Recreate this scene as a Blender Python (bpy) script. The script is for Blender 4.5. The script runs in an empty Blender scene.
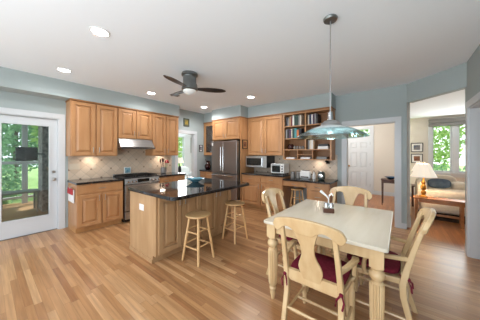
import bpy, bmesh, math, random
from mathutils import Vector, Matrix
random.seed(7)
sc = bpy.context.scene
COL = sc.collection
PI = math.pi

# ------------------------------------------------------------------ camera
cam_d = bpy.data.cameras.new('camera'); cam = bpy.data.objects.new('camera', cam_d); COL.objects.link(cam)
cam.location = (0, 0, 1.42); cam.rotation_euler = (PI/2, 0, math.radians(38.4))
cam_d.sensor_width = 36; cam_d.lens = 202*36/480; cam_d.shift_y = -6/480; cam_d.clip_start = .02
sc.camera = cam
# ------------------------------------------------------------------ world, sun, exposure
w = bpy.data.worlds.new('sky'); sc.world = w; w.use_nodes = True
w.node_tree.nodes['Background'].inputs[0].default_value = (.86, .93, 1, 1)
w.node_tree.nodes['Background'].inputs[1].default_value = 1.2
sc.view_settings.view_transform = 'Standard'; sc.view_settings.look = 'None'
sc.view_settings.gamma = 1; sc.view_settings.use_curve_mapping = False
sc.view_settings.exposure = 1.3
def lamp(name, kind, loc, power, color=(1, .95, .88), size=.1, rot=(0, 0, 0), **k):
    d = bpy.data.lights.new(name, kind); d.energy = power; d.color = color
    o = bpy.data.objects.new(name, d); COL.objects.link(o); o.location = loc; o.rotation_euler = rot
    if kind == 'AREA':
        d.shape = k.get('shape', 'DISK'); d.size = size
        if 'size_y' in k: d.size_y = k['size_y']
    elif kind == 'SUN': d.angle = size
    else: d.shadow_soft_size = size
    if kind == 'SPOT': d.spot_size = k.get('spot', 2.4); d.spot_blend = .8
    return o
lamp('sun', 'SUN', (-12, 8, 9), 4.0, (1, .96, .88), .03, (math.radians(38), 0, math.radians(200)))
DAY = (.95, .98, 1)
lamp('living_daylight', 'AREA', (1.9, 8.9, 1.6), 26, DAY, 2.0, (-PI/2, 0, 0), shape='RECTANGLE', size_y=1.4)
lamp('sunroom_daylight', 'AREA', (-7.9, 5.2, 1.6), 40, DAY, 2.4, (0, -PI/2, 0), shape='RECTANGLE', size_y=1.4)
lamp('rear_fill_light', 'AREA', (-.3, -2.1, .9), 60, (.86, .93, 1), 3.6, (PI/2+1.0, 0, 0), shape='RECTANGLE', size_y=1.4)  # added fill at the open back, tilted up to brighten the ceiling; no window here
lamp('pendant_bulb', 'POINT', (-.53, 2.08, 1.56), 3.2, (1, .97, .93), .06)
lamp('hall_fill_light', 'POINT', (-1.6, 6.9, 2.3), 28, (1, .96, .9), .15)  # added unseen point light that brightens the hall, without any fixture

# ------------------------------------------------------------------ materials
def mat(name, col, rough=.5, metal=0, spec=.5, emit=None, es=0, noise=None, trans=0, bump=None, coat=0):
    m = bpy.data.materials.new(name); m.use_nodes = True
    nt = m.node_tree; b = nt.nodes['Principled BSDF']
    b.inputs['Base Color'].default_value = (*col, 1); b.inputs['Roughness'].default_value = rough
    b.inputs['Metallic'].default_value = metal; b.inputs['Specular IOR Level'].default_value = spec
    b.inputs['Coat Weight'].default_value = coat
    if trans: b.inputs['Transmission Weight'].default_value = trans
    if emit: b.inputs['Emission Color'].default_value = (*emit, 1); b.inputs['Emission Strength'].default_value = es
    if noise:                                  # (scale xyz, other colour)
        s, c2 = noise[:2]
        tc = nt.nodes.new('ShaderNodeTexCoord'); mp = nt.nodes.new('ShaderNodeMapping'); n = nt.nodes.new('ShaderNodeTexNoise')
        mp.inputs['Scale'].default_value = s; n.inputs['Scale'].default_value = 1; n.inputs['Detail'].default_value = 5
        r = nt.nodes.new('ShaderNodeValToRGB'); r.color_ramp.elements[0].color = (*col, 1); r.color_ramp.elements[1].color = (*c2, 1)
        r.color_ramp.elements[0].position = .35; r.color_ramp.elements[1].position = .68
        nt.links.new(tc.outputs['Object'], mp.inputs[0]); nt.links.new(mp.outputs[0], n.inputs['Vector'])
        nt.links.new(n.outputs[0], r.inputs[0]); nt.links.new(r.outputs[0], b.inputs['Base Color'])
        if bump:
            bp = nt.nodes.new('ShaderNodeBump'); bp.inputs['Strength'].default_value = bump; bp.inputs['Distance'].default_value = .01
            nt.links.new(n.outputs[0], bp.inputs['Height']); nt.links.new(bp.outputs[0], b.inputs['Normal'])
    return m
def srgb(r, g, b):
    f = lambda v: (v/255/12.92 if v < 10 else ((v/255+.055)/1.055)**2.4)
    return (f(r), f(g), f(b))
def plank_mat(name, axis, cols, width=.07, length=.9, rough=.28):
    m = bpy.data.materials.new(name); m.use_nodes = True; nt = m.node_tree; N = nt.nodes; L = nt.links
    b = N['Principled BSDF']; b.inputs['Roughness'].default_value = rough
    tc = N.new('ShaderNodeTexCoord'); sep = N.new('ShaderNodeSeparateXYZ'); L.new(tc.outputs['Object'], sep.inputs[0])
    def mth(op, a, b_=None):
        n = N.new('ShaderNodeMath'); n.operation = op
        for i, v in enumerate((a, b_)):
            if v is None: continue
            if isinstance(v, (int, float)): n.inputs[i].default_value = v
            else: L.new(v, n.inputs[i])
        return n.outputs[0]
    u, v = (sep.outputs[0], sep.outputs[1]) if axis == 'x' else (sep.outputs[1], sep.outputs[0])
    vr = mth('DIVIDE', v, width); row = mth('FLOOR', vr)
    wn = N.new('ShaderNodeTexWhiteNoise'); wn.noise_dimensions = '1D'; L.new(row, wn.inputs['W'])
    ur = mth('ADD', mth('DIVIDE', u, length), mth('MULTIPLY', wn.outputs['Value'], 7.3)); cl = mth('FLOOR', ur)
    cm = N.new('ShaderNodeCombineXYZ'); L.new(row, cm.inputs[0]); L.new(cl, cm.inputs[1])
    w2 = N.new('ShaderNodeTexWhiteNoise'); w2.noise_dimensions = '3D'; L.new(cm.outputs[0], w2.inputs['Vector'])
    rp = N.new('ShaderNodeValToRGB'); e = rp.color_ramp.elements
    for i, c in enumerate(cols):
        x = e[i] if i < 2 else e.new(i/(len(cols)-1))
        x.position = i/(len(cols)-1); x.color = (*c, 1)
    L.new(w2.outputs['Value'], rp.inputs[0])
    cv = N.new('ShaderNodeCombineXYZ'); L.new(mth('MULTIPLY', u, 2.2), cv.inputs[0]); L.new(mth('MULTIPLY', v, 45), cv.inputs[1]); L.new(mth('MULTIPLY', w2.outputs['Value'], 30), cv.inputs[2])
    ns = N.new('ShaderNodeTexNoise'); ns.inputs['Scale'].default_value = 1; ns.inputs['Detail'].default_value = 4; L.new(cv.outputs[0], ns.inputs['Vector'])
    gr = N.new('ShaderNodeMapRange'); gr.inputs['From Min'].default_value = .3; gr.inputs['From Max'].default_value = .7; gr.inputs['To Min'].default_value = .8; gr.inputs['To Max'].default_value = 1.12
    L.new(ns.outputs[0], gr.inputs[0])
    fr = mth('FRACT', vr); e1 = mth('LESS_THAN', fr, .035); e2 = mth('LESS_THAN', mth('FRACT', ur), .004)
    gap = mth('SUBTRACT', 1, mth('MULTIPLY', mth('MAXIMUM', e1, e2), .35))
    k = mth('MULTIPLY', gr.outputs[0], gap)
    mx = N.new('ShaderNodeVectorMath'); mx.operation = 'SCALE'; L.new(rp.outputs[0], mx.inputs[0]); L.new(k, mx.inputs['Scale'])
    L.new(mx.outputs[0], b.inputs['Base Color'])
    return m
def tile_mat(name):
    m = bpy.data.materials.new(name); m.use_nodes = True; nt = m.node_tree; N = nt.nodes; L = nt.links
    b = N['Principled BSDF']; b.inputs['Roughness'].default_value = .35
    tc = N.new('ShaderNodeTexCoord'); sp = N.new('ShaderNodeSeparateXYZ'); L.new(tc.outputs['Object'], sp.inputs[0])
    ad = N.new('ShaderNodeMath'); L.new(sp.outputs[0], ad.inputs[0]); L.new(sp.outputs[1], ad.inputs[1])
    cv = N.new('ShaderNodeCombineXYZ'); L.new(ad.outputs[0], cv.inputs[0]); L.new(sp.outputs[2], cv.inputs[1])
    mp = N.new('ShaderNodeMapping'); mp.inputs['Rotation'].default_value[2] = PI/4; L.new(cv.outputs[0], mp.inputs[0])
    br = N.new('ShaderNodeTexBrick'); br.offset = 0; br.inputs['Scale'].default_value = 1; br.inputs['Brick Width'].default_value = .13; br.inputs['Row Height'].default_value = .13
    br.inputs['Mortar Size'].default_value = .0025; br.inputs['Color1'].default_value = (*srgb(206, 188, 168), 1); br.inputs['Color2'].default_value = (*srgb(190, 172, 152), 1)
    br.inputs['Mortar'].default_value = (*srgb(160, 148, 136), 1); L.new(mp.outputs[0], br.inputs['Vector'])
    ck = N.new('ShaderNodeMapping'); ck.inputs['Rotation'].default_value[2] = PI/4; L.new(cv.outputs[0], ck.inputs[0])
    # small dark accent tiles where four corners meet
    v2 = N.new('ShaderNodeVectorMath'); v2.operation = 'MODULO'; v2.inputs[1].default_value = (.26, .26, 1)
    o2 = N.new('ShaderNodeVectorMath'); o2.operation = 'ADD'; o2.inputs[1].default_value = (26.017, 26.017, 0); L.new(mp.outputs[0], o2.inputs[0]); L.new(o2.outputs[0], v2.inputs[0])
    s2 = N.new('ShaderNodeSeparateXYZ'); L.new(v2.outputs[0], s2.inputs[0])
    mm = N.new('ShaderNodeMath'); mm.operation = 'MAXIMUM'; L.new(s2.outputs[0], mm.inputs[0]); L.new(s2.outputs[1], mm.inputs[1])
    lt = N.new('ShaderNodeMath'); lt.operation = 'LESS_THAN'; lt.inputs[1].default_value = .034; L.new(mm.outputs[0], lt.inputs[0])
    mx = N.new('ShaderNodeMix'); mx.data_type = 'RGBA'; L.new(lt.outputs[0], mx.inputs[0]); L.new(br.outputs[0], mx.inputs[6]); mx.inputs[7].default_value = (*srgb(140, 120, 104), 1)
    L.new(mx.outputs[2], b.inputs['Base Color'])
    return m
def glass_mat(name, tint=(1, 1, 1), refl=.07, rough=0.0):
    m = bpy.data.materials.new(name); m.use_nodes = True; nt = m.node_tree; N = nt.nodes; L = nt.links
    N.remove(N['Principled BSDF']); o = N['Material Output']
    t = N.new('ShaderNodeBsdfTransparent'); t.inputs[0].default_value = (*tint, 1)
    g = N.new('ShaderNodeBsdfGlossy'); g.inputs['Roughness'].default_value = rough
    f = N.new('ShaderNodeLayerWeight'); f.inputs[0].default_value = .25
    mr = N.new('ShaderNodeMath'); mr.operation = 'MULTIPLY_ADD'; mr.inputs[1].default_value = .3; mr.inputs[2].default_value = refl; L.new(f.outputs['Fresnel'], mr.inputs[0])
    mx = N.new('ShaderNodeMixShader'); L.new(mr.outputs[0], mx.inputs[0]); L.new(t.outputs[0], mx.inputs[1]); L.new(g.outputs[0], mx.inputs[2]); L.new(mx.outputs[0], o.inputs[0])
    return m
def wood(name, a, b, scale=(3, 3, .5), rough=.38): return mat(name, srgb(*a), rough, noise=((scale[0]*5, scale[1]*5, scale[2]*5), srgb(*b)))
def leaf_mat(name, a, b):
    m = mat(name, srgb(*a), .6, noise=((3, 3, 3), srgb(*b)))
    nt = m.node_tree; p = nt.nodes['Principled BSDF']; t = nt.nodes.new('ShaderNodeBsdfTranslucent'); x = nt.nodes.new('ShaderNodeMixShader')
    x.inputs[0].default_value = .5
    nt.links.new(p.inputs['Base Color'].links[0].from_socket, t.inputs[0]); nt.links.new(p.outputs[0], x.inputs[1]); nt.links.new(t.outputs[0], x.inputs[2])
    nt.links.new(x.outputs[0], nt.nodes['Material Output'].inputs[0]); return m
M = dict(
 wall=mat('wall_paint', srgb(168, 178, 179), .7, spec=.2),
 cream=mat('cream_paint', srgb(212, 205, 195), .8, spec=.2),
 ceil=mat('ceiling_paint', srgb(240, 247, 253), .85, spec=.1),
 trim=mat('white_trim', srgb(204, 208, 212), .4),
 floor=plank_mat('oak_strip_floor', 'x', [srgb(158, 110, 70), srgb(182, 138, 95), srgb(168, 122, 80), srgb(196, 154, 112), srgb(176, 132, 90), srgb(148, 100, 64), srgb(190, 148, 105)], .057, .9),
 lfloor=plank_mat('oak_strip_floor_living', 'y', [srgb(150, 95, 55), srgb(172, 112, 66), srgb(160, 102, 60), srgb(182, 122, 76)], .06, 1.0),
 maple=wood('honey_maple', (172, 124, 82), (184, 138, 95), (2, 2, .35)),
 pale=wood('pale_maple', (168, 132, 94), (182, 148, 110), (2, 2, .35)),
 birch=wood('natural_birch', (196, 164, 120), (208, 180, 138), (3, 3, .6), .24),
 stoolw=wood('stool_birch', (206, 164, 112), (216, 178, 128), (3, 3, .6), .4),
 bench=wood('cherry_wood', (160, 100, 50), (182, 118, 64), (2, .6, 2), .35),
 dark=mat('dark_walnut', srgb(86, 54, 40), .35),
 toe=wood('toe_kick_maple', (176, 128, 80), (190, 142, 92), (2, 2, .35)),
 inside=wood('cabinet_inside_wood', (140, 96, 58), (156, 110, 70), (2, 2, .35), .5),
 granite=mat('black_granite', srgb(20, 20, 22), .06, spec=.6, noise=((60, 60, 60), srgb(52, 50, 50))),
 tile=tile_mat('backsplash_tile'),
 steel=mat('brushed_steel', srgb(176, 176, 176), .28, .95, noise=((2, 2, 60), srgb(190, 190, 190))),
 dsteel=mat('dark_stainless', srgb(118, 114, 112), .25, .9),
 fridge=mat('slate_stainless', srgb(138, 130, 126), .3, .85),
 chrome=mat('chrome', srgb(205, 208, 210), .12, 1),
 nickel=mat('nickel', srgb(170, 165, 158), .3, 1),
 pewter=mat('pewter', srgb(132, 136, 136), .3, .9),
 black=mat('black_plastic', srgb(22, 22, 24), .35),
 screen=mat('dark_screen', srgb(16, 20, 20), .12),
 white=mat('white_plastic', srgb(228, 228, 226), .4),
 iron=mat('cast_iron', srgb(26, 26, 27), .55, .3),
 maroon=mat('maroon_cloth', srgb(104, 28, 44), .9, spec=.15, noise=((40, 40, 40), srgb(120, 38, 54))),
 blade=mat('dark_blade', srgb(40, 36, 34), .4),
 frost=mat('frosted_globe', srgb(228, 230, 228), .3, emit=(1, 1, 1), es=.05),
 led=mat('downlight_lens', (1, 1, 1), .5, emit=(1, .97, .92), es=12),
 teal=glass_mat('teal_glass', (.66, .86, .90), .28, .05),
 shadewhite=mat('white_glass', srgb(196, 208, 210), .25, trans=.15, emit=(.95, 1, 1), es=.06),
 glass=glass_mat('window_glass', (.97, .99, .98), .05),
 doorglass=glass_mat('door_glass', (.80, .84, .84), .08),
 cabglass=glass_mat('cabinet_glass', (.8, .8, .8), .08),
 blueglass=mat('blue_glass', srgb(96, 152, 172), .08, spec=.8, coat=.5),
 bluebowl=mat('blue_ceramic', srgb(46, 86, 120), .15),
 shade=mat('lit_lampshade', srgb(240, 226, 204), .8, emit=(1, .93, .82), es=.22),
 shadeoff=mat('cream_lampshade', srgb(240, 232, 216), .8, emit=(1, .9, .72), es=.6),
 brass=mat('aged_gold', srgb(176, 128, 58), .35, .8),
 sofa=mat('cream_upholstery', srgb(224, 212, 194), .9, spec=.1, noise=((30, 30, 30), srgb(216, 203, 184))),
 white_up=mat('white_upholstery', srgb(226, 228, 230), .9, spec=.1),
 denim=mat('slate_blue_cloth', srgb(84, 100, 116), .9, noise=((12, 30, 12), srgb(104, 118, 132))),
 blind=mat('grey_blind', srgb(128, 126, 122), .9, noise=((2, 2, 60), srgb(150, 148, 144))),
 rug=mat('charcoal_rug', srgb(58, 46, 40), .95, spec=.1),
 leaf=leaf_mat('leaf', (120, 160, 84), (186, 210, 132)),
 leaf2=leaf_mat('leaf_deep', (84, 130, 92), (150, 188, 146)),
 bark=mat('bark', srgb(92, 78, 66), .9),
 deck=plank_mat('deck_boards', 'y', [srgb(158, 120, 88), srgb(176, 138, 102), srgb(168, 128, 94)], .14, 2.5, .5),
 brick=mat('pale_stone', srgb(108, 106, 104), .9, noise=((14, 14, 14), srgb(176, 172, 168)), bump=.6),
 greyp=mat('grey_paint', srgb(120, 130, 132), .6),
 wicker=mat('grey_wicker', srgb(120, 132, 138), .7, noise=((40, 40, 40), srgb(150, 160, 164))),
 patio=mat('pale_bounce_slab', srgb(216, 216, 216), .9),  # pale surface of the added slab that reflects daylight into the room
 grass=mat('lawn', srgb(110, 140, 80), .95, noise=((2, 2, 2), srgb(140, 168, 100))),
 ivory=mat('ivory_plastic', srgb(196, 184, 166), .5),
 red=mat('red_print', srgb(168, 38, 48), .8), paper=mat('white_cloth', srgb(224, 222, 222), .9),
 jug=mat('dark_glaze', srgb(48, 22, 22), .15), crock=mat('grey_glaze', srgb(120, 116, 112), .3),
 green=mat('dark_green_frame', srgb(60, 70, 62), .5),
)

# ------------------------------------------------------------------ mesh helpers
class MB:
    def __init__(s): s.bm = bmesh.new()
    def hull8(s, pts):
        v = [s.bm.verts.new(p) for p in pts]
        for f in ((0,3,2,1),(4,5,6,7),(0,1,5,4),(1,2,6,5),(2,3,7,6),(3,0,4,7)): s.bm.faces.new([v[i] for i in f])
        return s
    def box(s, x0, x1, y0, y1, z0, z1):
        return s.hull8([(x0,y0,z0),(x1,y0,z0),(x1,y1,z0),(x0,y1,z0),(x0,y0,z1),(x1,y0,z1),(x1,y1,z1),(x0,y1,z1)])
    def frustum(s, x0, x1, z0, z1, ya, yb, ins):   # a raised panel: rectangle at ya, smaller rectangle at yb
        return s.hull8([(x0,ya,z0),(x1,ya,z0),(x1,ya,z1),(x0,ya,z1),(x0+ins,yb,z0+ins),(x1-ins,yb,z0+ins),(x1-ins,yb,z1-ins),(x0+ins,yb,z1-ins)][::1])
    def rings(s, rs, close=True, cap=True):
        R = [[s.bm.verts.new(p) for p in r] for r in rs]
        n = len(R[0])
        for a, b in zip(R, R[1:]):
            for i in range(n if close else n-1):
                j = (i+1) % n
                s.bm.faces.new((a[i], a[j], b[j], b[i]))
        if cap and close:
            s.bm.faces.new(R[0][::-1]); s.bm.faces.new(R[-1])
        return s
    def lathe(s, prof, c=(0,0,0), n=20, flute=None, cap=True):
        rs = []
        for r, z in prof:
            ring = []
            for i in range(n):
                a = 2*PI*i/n; k = 1
                if flute and flute[0] < z < flute[1]: k = 1+.08*(1 if i % 2 else -1)
                ring.append((c[0]+max(r,1e-4)*k*math.cos(a), c[1]+max(r,1e-4)*k*math.sin(a), c[2]+z))
            rs.append(ring)
        return s.rings(rs, cap=cap)
    def tube(s, pts, r, n=8):
        pts = [Vector(p) for p in pts]; rs = []
        for i, p in enumerate(pts):
            t = (pts[min(i+1, len(pts)-1)]-pts[max(i-1, 0)]).normalized()
            up = Vector((0,0,1)) if abs(t.z) < .95 else Vector((1,0,0))
            a = t.cross(up).normalized(); b = t.cross(a).normalized()
            rr = r[i] if isinstance(r, (list, tuple)) else r
            rs.append([p+a*rr*math.cos(2*PI*k/n)+b*rr*math.sin(2*PI*k/n) for k in range(n)])
        return s.rings(rs)
    def beam(s, pts, w, d, axis='z'):
        rs = []
        for i, p in enumerate(pts):
            ww = (w[i] if isinstance(w, (list, tuple)) else w)/2; dd = (d[i] if isinstance(d, (list, tuple)) else d)/2
            x, y, z = p
            if axis == 'z': rs.append([(x-ww,y-dd,z),(x+ww,y-dd,z),(x+ww,y+dd,z),(x-ww,y+dd,z)])
            elif axis == 'y': rs.append([(x-ww,y,z-dd),(x+ww,y,z-dd),(x+ww,y,z+dd),(x-ww,y,z+dd)])
            else: rs.append([(x,y-ww,z-dd),(x,y+ww,z-dd),(x,y+ww,z+dd),(x,y-ww,z+dd)])
        return s.rings(rs)
    def prism(s, poly, z0, z1):
        return s.rings([[(x,y,z0) for x,y in poly], [(x,y,z1) for x,y in poly]])
    def ball(s, c, r, sx=1, sy=1, sz=1, u=14, v=9):
        prof = [(math.sin(PI*i/v)*r, -math.cos(PI*i/v)*r) for i in range(v+1)]
        rs = [[(c[0]+max(p[0],1e-4)*sx*math.cos(2*PI*k/u), c[1]+max(p[0],1e-4)*sy*math.sin(2*PI*k/u), c[2]+p[1]*sz) for k in range(u)] for p in prof]
        return s.rings(rs)
    def pillow(s, x0, x1, y0, y1, z0, z1, p=3.2, u=28, v=12):
        c = ((x0+x1)/2, (y0+y1)/2, (z0+z1)/2); a, b, h = (x1-x0)/2, (y1-y0)/2, (z1-z0)/2
        sp = lambda t, q: math.copysign(abs(t)**(2/q), t)
        rs = []
        for i in range(v+1):
            th = -PI/2+PI*i/v; ct = max(sp(math.cos(th), p), 1e-3); st = sp(math.sin(th), p)
            rs.append([(c[0]+a*ct*sp(math.cos(2*PI*k/u), p+1), c[1]+b*ct*sp(math.sin(2*PI*k/u), p+1), c[2]+h*st) for k in range(u)])
        return s.rings(rs)
    def build(s, name, m, parent=None, smooth=False, bevel=0, loc=None, rz=0):
        bmesh.ops.recalc_face_normals(s.bm, faces=s.bm.faces[:])
        me = bpy.data.meshes.new(name); s.bm.to_mesh(me); s.bm.free()
        me.materials.append(M[m] if isinstance(m, str) else m)
        if smooth:
            for p in me.polygons: p.use_smooth = True
            try: me.set_sharp_from_angle(angle=math.radians(40))
            except Exception: pass
        o = bpy.data.objects.new(name, me); COL.objects.link(o)
        if parent: o.parent = parent
        if loc: o.location = loc
        if rz: o.rotation_euler = (0, 0, rz)
        if bevel:
            b = o.modifiers.new('bevel', 'BEVEL'); b.width = bevel; b.segments = 2; b.limit_method = 'ANGLE'
        return o
def tag(o, label, cat, group=None):
    o['label'] = label; o['category'] = cat
    if group: o['group'] = group
    return o
def thing(name, label, cat, loc=(0,0,0), rz=0, group=None):
    o = bpy.data.objects.new(name, None); COL.objects.link(o); o.location = loc; o.rotation_euler = (0,0,rz); o.empty_display_size = .1
    return tag(o, label, cat, group)
def struct(name, mb, m, parent=None, bevel=0):
    o = mb.build(name, m, parent, bevel=bevel)
    if not parent: o['kind'] = 'structure'
    return o
def dup(root, loc, rz, label):
    r = root.copy(); COL.objects.link(r); r.location = loc; r.rotation_euler = (0,0,rz); r['label'] = label
    for ch in list(root.children):
        c = ch.copy(); COL.objects.link(c); c.parent = r
        for g in ch.children:
            d = g.copy(); COL.objects.link(d); d.parent = c
    return r

# ------------------------------------------------------------------ structure
LW, BW, CH = -5.06, 4.95, 2.74           # left wall face, back wall face, ceiling
struct('floor', MB().prism([(-5.18,-2.2),(.81,-2.2),(.81,4.32),(.14,5.0),(.14,5.01),(-5.18,5.01)], -.06, 0), 'floor')
struct('floor_hall', MB().box(-2.4, .1, 5.01, 8.6, -.06, 0), 'lfloor')
struct('floor_living', MB().prism([(.14,5.0),(.81,4.32),(.81,1.5),(3.3,1.5),(3.3,9.1),(.1,9.1),(.1,5.01)], -.06, 0), 'lfloor')
struct('floor_sunroom', MB().box(-8.12, -5.18, 2.6, 7.2, -.06, 0), 'lfloor')
struct('ceiling', MB().hull8([(-5.18,-2.2,CH),(.87,-2.2,CH),(.87,5.07,CH),(-5.18,5.07,CH),(-5.18,-2.2,CH+.06),(.87,-2.2,CH+.06),(.87,5.07,CH+.06),(-5.18,5.07,CH+.06)]), 'ceil')
struct('ceiling_hall', MB().box(-2.4, .1, 5.07, 8.6, CH, CH+.06), 'ceil')
struct('ceiling_living', MB().box(.1, 3.3, 5.07, 9.1, 2.62, 2.68).box(.87, 3.3, 1.5, 5.07, 2.62, 2.68).hull8([(.2,5.07,2.62),(.87,4.3,2.62),(.88,4.3,2.62),(.88,5.07,2.62),(.2,5.07,2.68),(.87,4.3,2.68),(.88,4.3,2.68),(.88,5.07,2.68)]), 'ceil')
struct('ceiling_sunroom', MB().box(-8.12, -5.18, 2.6, 7.2, 2.6, 2.66), 'ceil')
D0, D1, DH = -.075, .865, 2.085          # exterior door opening
S0, S1, SH = 3.47, 4.08, 2.04            # sunroom opening
struct('wall_left', MB().box(LW-.12, LW, -2.2, D0, 0, CH).box(LW-.12, LW, D0, D1, DH, CH).box(LW-.12, LW, D1, S0, 0, CH).box(LW-.12, LW, S0, S1, SH, CH).box(LW-.12, LW, S1, BW+.12, 0, CH), 'wall')
H0, H1, HH = -.93, -.07, 2.05
struct('wall_back', MB().box(LW, H0, BW, BW+.12, 0, CH).box(H0, H1, BW, BW+.12, HH, CH).box(H1, .1, BW, BW+.12, 0, CH), 'wall')
OH = 2.39
q = .085
struct('wall_diagonal', MB().hull8([(.1,BW,OH),(.75,4.30,OH),(.75+q,4.30+q,OH),(.1+q,BW+q,OH),(.1,BW,CH),(.75,4.30,CH),(.75+q,4.30+q,CH),(.1+q,BW+q,CH)]), 'wall')
struct('wall_right', MB().box(.75, .87, 4.16, 4.30+q, 0, CH).box(.75, .87, 3.2, 4.16, 2.06, CH).box(.75, .87, -2.2, 3.2, 0, CH), 'wall')
# soffits above the cabinets
struct('trim_1', MB().box(LW, -4.725, -2.2, 3.30, 2.445, CH), 'wall')
struct('trim_2', MB().box(-4.48, -3.37, 4.27, BW, 2.445, CH).box(LW, -4.48, 4.46, BW, 2.445, CH), 'wall')
struct('trim_3', MB().box(-3.37, -1.15, 4.615, BW, 2.445, CH), 'wall')
# casings
def casing(name, axis, face, a0, a1, h, side, wd=.09, th=.02):
    m = MB()
    for (p0, p1, z0, z1) in ((a0-wd, a0, 0, h+wd), (a1, a1+wd, 0, h+wd), (a0, a1, h, h+wd)):
        f0, f1 = sorted((face, face+side*th))
        m.box(f0, f1, p0, p1, z0, z1) if axis == 'x' else m.box(p0, p1, f0, f1, z0, z1)
    m2 = (lambda p0, p1, z0, z1: m.box(min(face, face-side*.13), max(face, face-side*.13), p0, p1, z0, z1)) if axis == 'x' else (lambda p0, p1, z0, z1: m.box(p0, p1, min(face, face-side*.13), max(face, face-side*.13), z0, z1))
    m2(a0-.002, a0+.015, 0, h); m2(a1-.015, a1+.002, 0, h); m2(a0, a1, h-.015, h+.002)
    return struct(name, m, 'trim')
casing('trim_4', 'x', LW, D0, D1, DH, 1)
casing('trim_5', 'x', LW, S0, S1, SH, 1)
casing('trim_6', 'y', BW, H0, H1, HH, -1)
casing('trim_7', 'x', .75, 3.2, 4.15, 2.06, -1)
def base(name, m): return struct(name, m, 'trim')
base('baseboard_back', MB().box(-1.10, -1.02, BW-.015, BW, 0, .1).box(.02, .1, BW-.015, BW, 0, .1).box(-2.2, -1.7, BW-.015, BW, 0, .1))
base('baseboard_left', MB().box(LW, LW+.015, -2.2, -.165, 0, .1).box(LW, LW+.015, 4.17, 4.29, 0, .1))
base('baseboard_right', MB().box(.735, .75, -2.2, 3.11, 0, .1).box(.735, .75, 4.24, 4.30, 0, .1).box(.75, .84, 4.385, 4.40, 0, .1))
# hall shell
struct('wall_hall_far', MB().box(-2.4, -1.58, 8.5, 8.62, 0, CH).box(-1.58, -.80, 8.5, 8.62, 2.36, CH).box(-.80, .1, 8.5, 8.62, 0, CH), 'cream')
struct('wall_hall_left', MB().box(-2.42, -2.3, 5.07, 8.62, 0, CH), 'cream')
struct('wall_partition', MB().box(.1, .15, 5.07, 8.62, 0, CH), 'cream')
base('baseboard_hall', MB().box(-.73, .1, 8.485, 8.5, 0, .13).box(.085, .1, 5.07, 8.5, 0, .13))
# living shell
V0, V1, VZ0, VZ1 = .80, 2.6, .84, 2.38
struct('wall_living_far', MB().box(.15, V0, 9, 9.12, 0, CH).box(V0, V1, 9, 9.12, 0, VZ0).box(V0, V1, 9, 9.12, VZ1, CH).box(V1, 3.3, 9, 9.12, 0, CH), 'cream')
struct('wall_living_right', MB().box(3.2, 3.32, 1.5, 9.12, 0, CH).box(.87, 3.32, 1.4, 1.5, 0, CH), 'cream')
base('baseboard_living', MB().box(.15, .165, 5.1, 9, 0, .12).box(.2, 3.2, 8.985, 9, 0, .12))
# sunroom shell
struct('wall_sunroom_far', MB().box(-8.12, -8, 2.6, 4.6, 0, 2.6).box(-8.12, -8, 4.6, 5.83, 0, .85).box(-8.12, -8, 4.6, 5.83, 2.2, 2.6).box(-8.12, -8, 5.83, 7.2, 0, 2.6), 'trim')
struct('wall_sunroom_side', MB().box(-8.12, -5.18, 7.1, 7.22, 0, 2.6).box(-8.12, -5.18, 2.5, 2.6, 0, 2.6), 'cream')

# windows
win = MB()
wf = struct('window_1', MB().box(V0-.08, V0, 8.97, 9.1, VZ0-.02, VZ1+.09).box(V1, V1+.08, 8.97, 9.1, VZ0-.02, VZ1+.09).box(V0, V1, 8.97, 9.1, VZ1, VZ1+.09).box(V0-.1, V1+.1, 8.93, 9.1, VZ0-.05, VZ0)
   .box(V0-.08, V1+.08, 8.975, 9.0, VZ0-.14, VZ0-.05).box(1.27, 1.38, 8.99, 9.1, VZ0, VZ1).box(1.96, 2.08, 8.99, 9.1, VZ0, VZ1), 'trim')
for a, b in ((V0, 1.27), (1.38, 1.96), (2.08, V1)):
    MB().box(a, a+.045, 9.03, 9.07, VZ0, VZ1).box(b-.045, b, 9.03, 9.07, VZ0, VZ1).box(a+.045, b-.045, 9.03, 9.07, VZ0, VZ0+.05).box(a+.045, b-.045, 9.03, 9.07, VZ1-.05, VZ1).build('sash', 'trim', wf)
    MB().box(a+.045, b-.045, 9.045, 9.051, VZ0+.05, VZ1-.05).build('pane', 'glass', wf)
wf2 = struct('window_2', MB().box(-8.0, -7.97, 4.5, 4.6, .85, 2.3).box(-8.0, -7.97, 5.83, 5.93, .85, 2.3).box(-8.0, -7.97, 4.6, 5.83, 2.2, 2.3).box(-8.1, -7.94, 4.5, 5.93, .8, .85).box(-8.1, -8.0, 5.17, 5.25, .85, 2.2).box(-8.1, -8.04, 4.6, 5.83, 1.5, 1.54), 'trim')
for a, b in ((4.6, 5.17), (5.25, 5.83)): MB().box(-8.07, -8.064, a, b, .85, 2.2).build('pane', 'glass', wf2)
wf3 = struct('window_3', MB().box(-1.58, -1.52, 8.5, 8.6, 2.0, 2.36).box(-.86, -.80, 8.5, 8.6, 2.0, 2.36).box(-1.52, -.86, 8.5, 8.6, 2.0, 2.05).box(-1.52, -.86, 8.5, 8.6, 2.31, 2.36), 'trim')
MB().box(-1.52, -.86, 8.55, 8.556, 2.05, 2.31).build('pane', 'glass', wf3)
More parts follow.
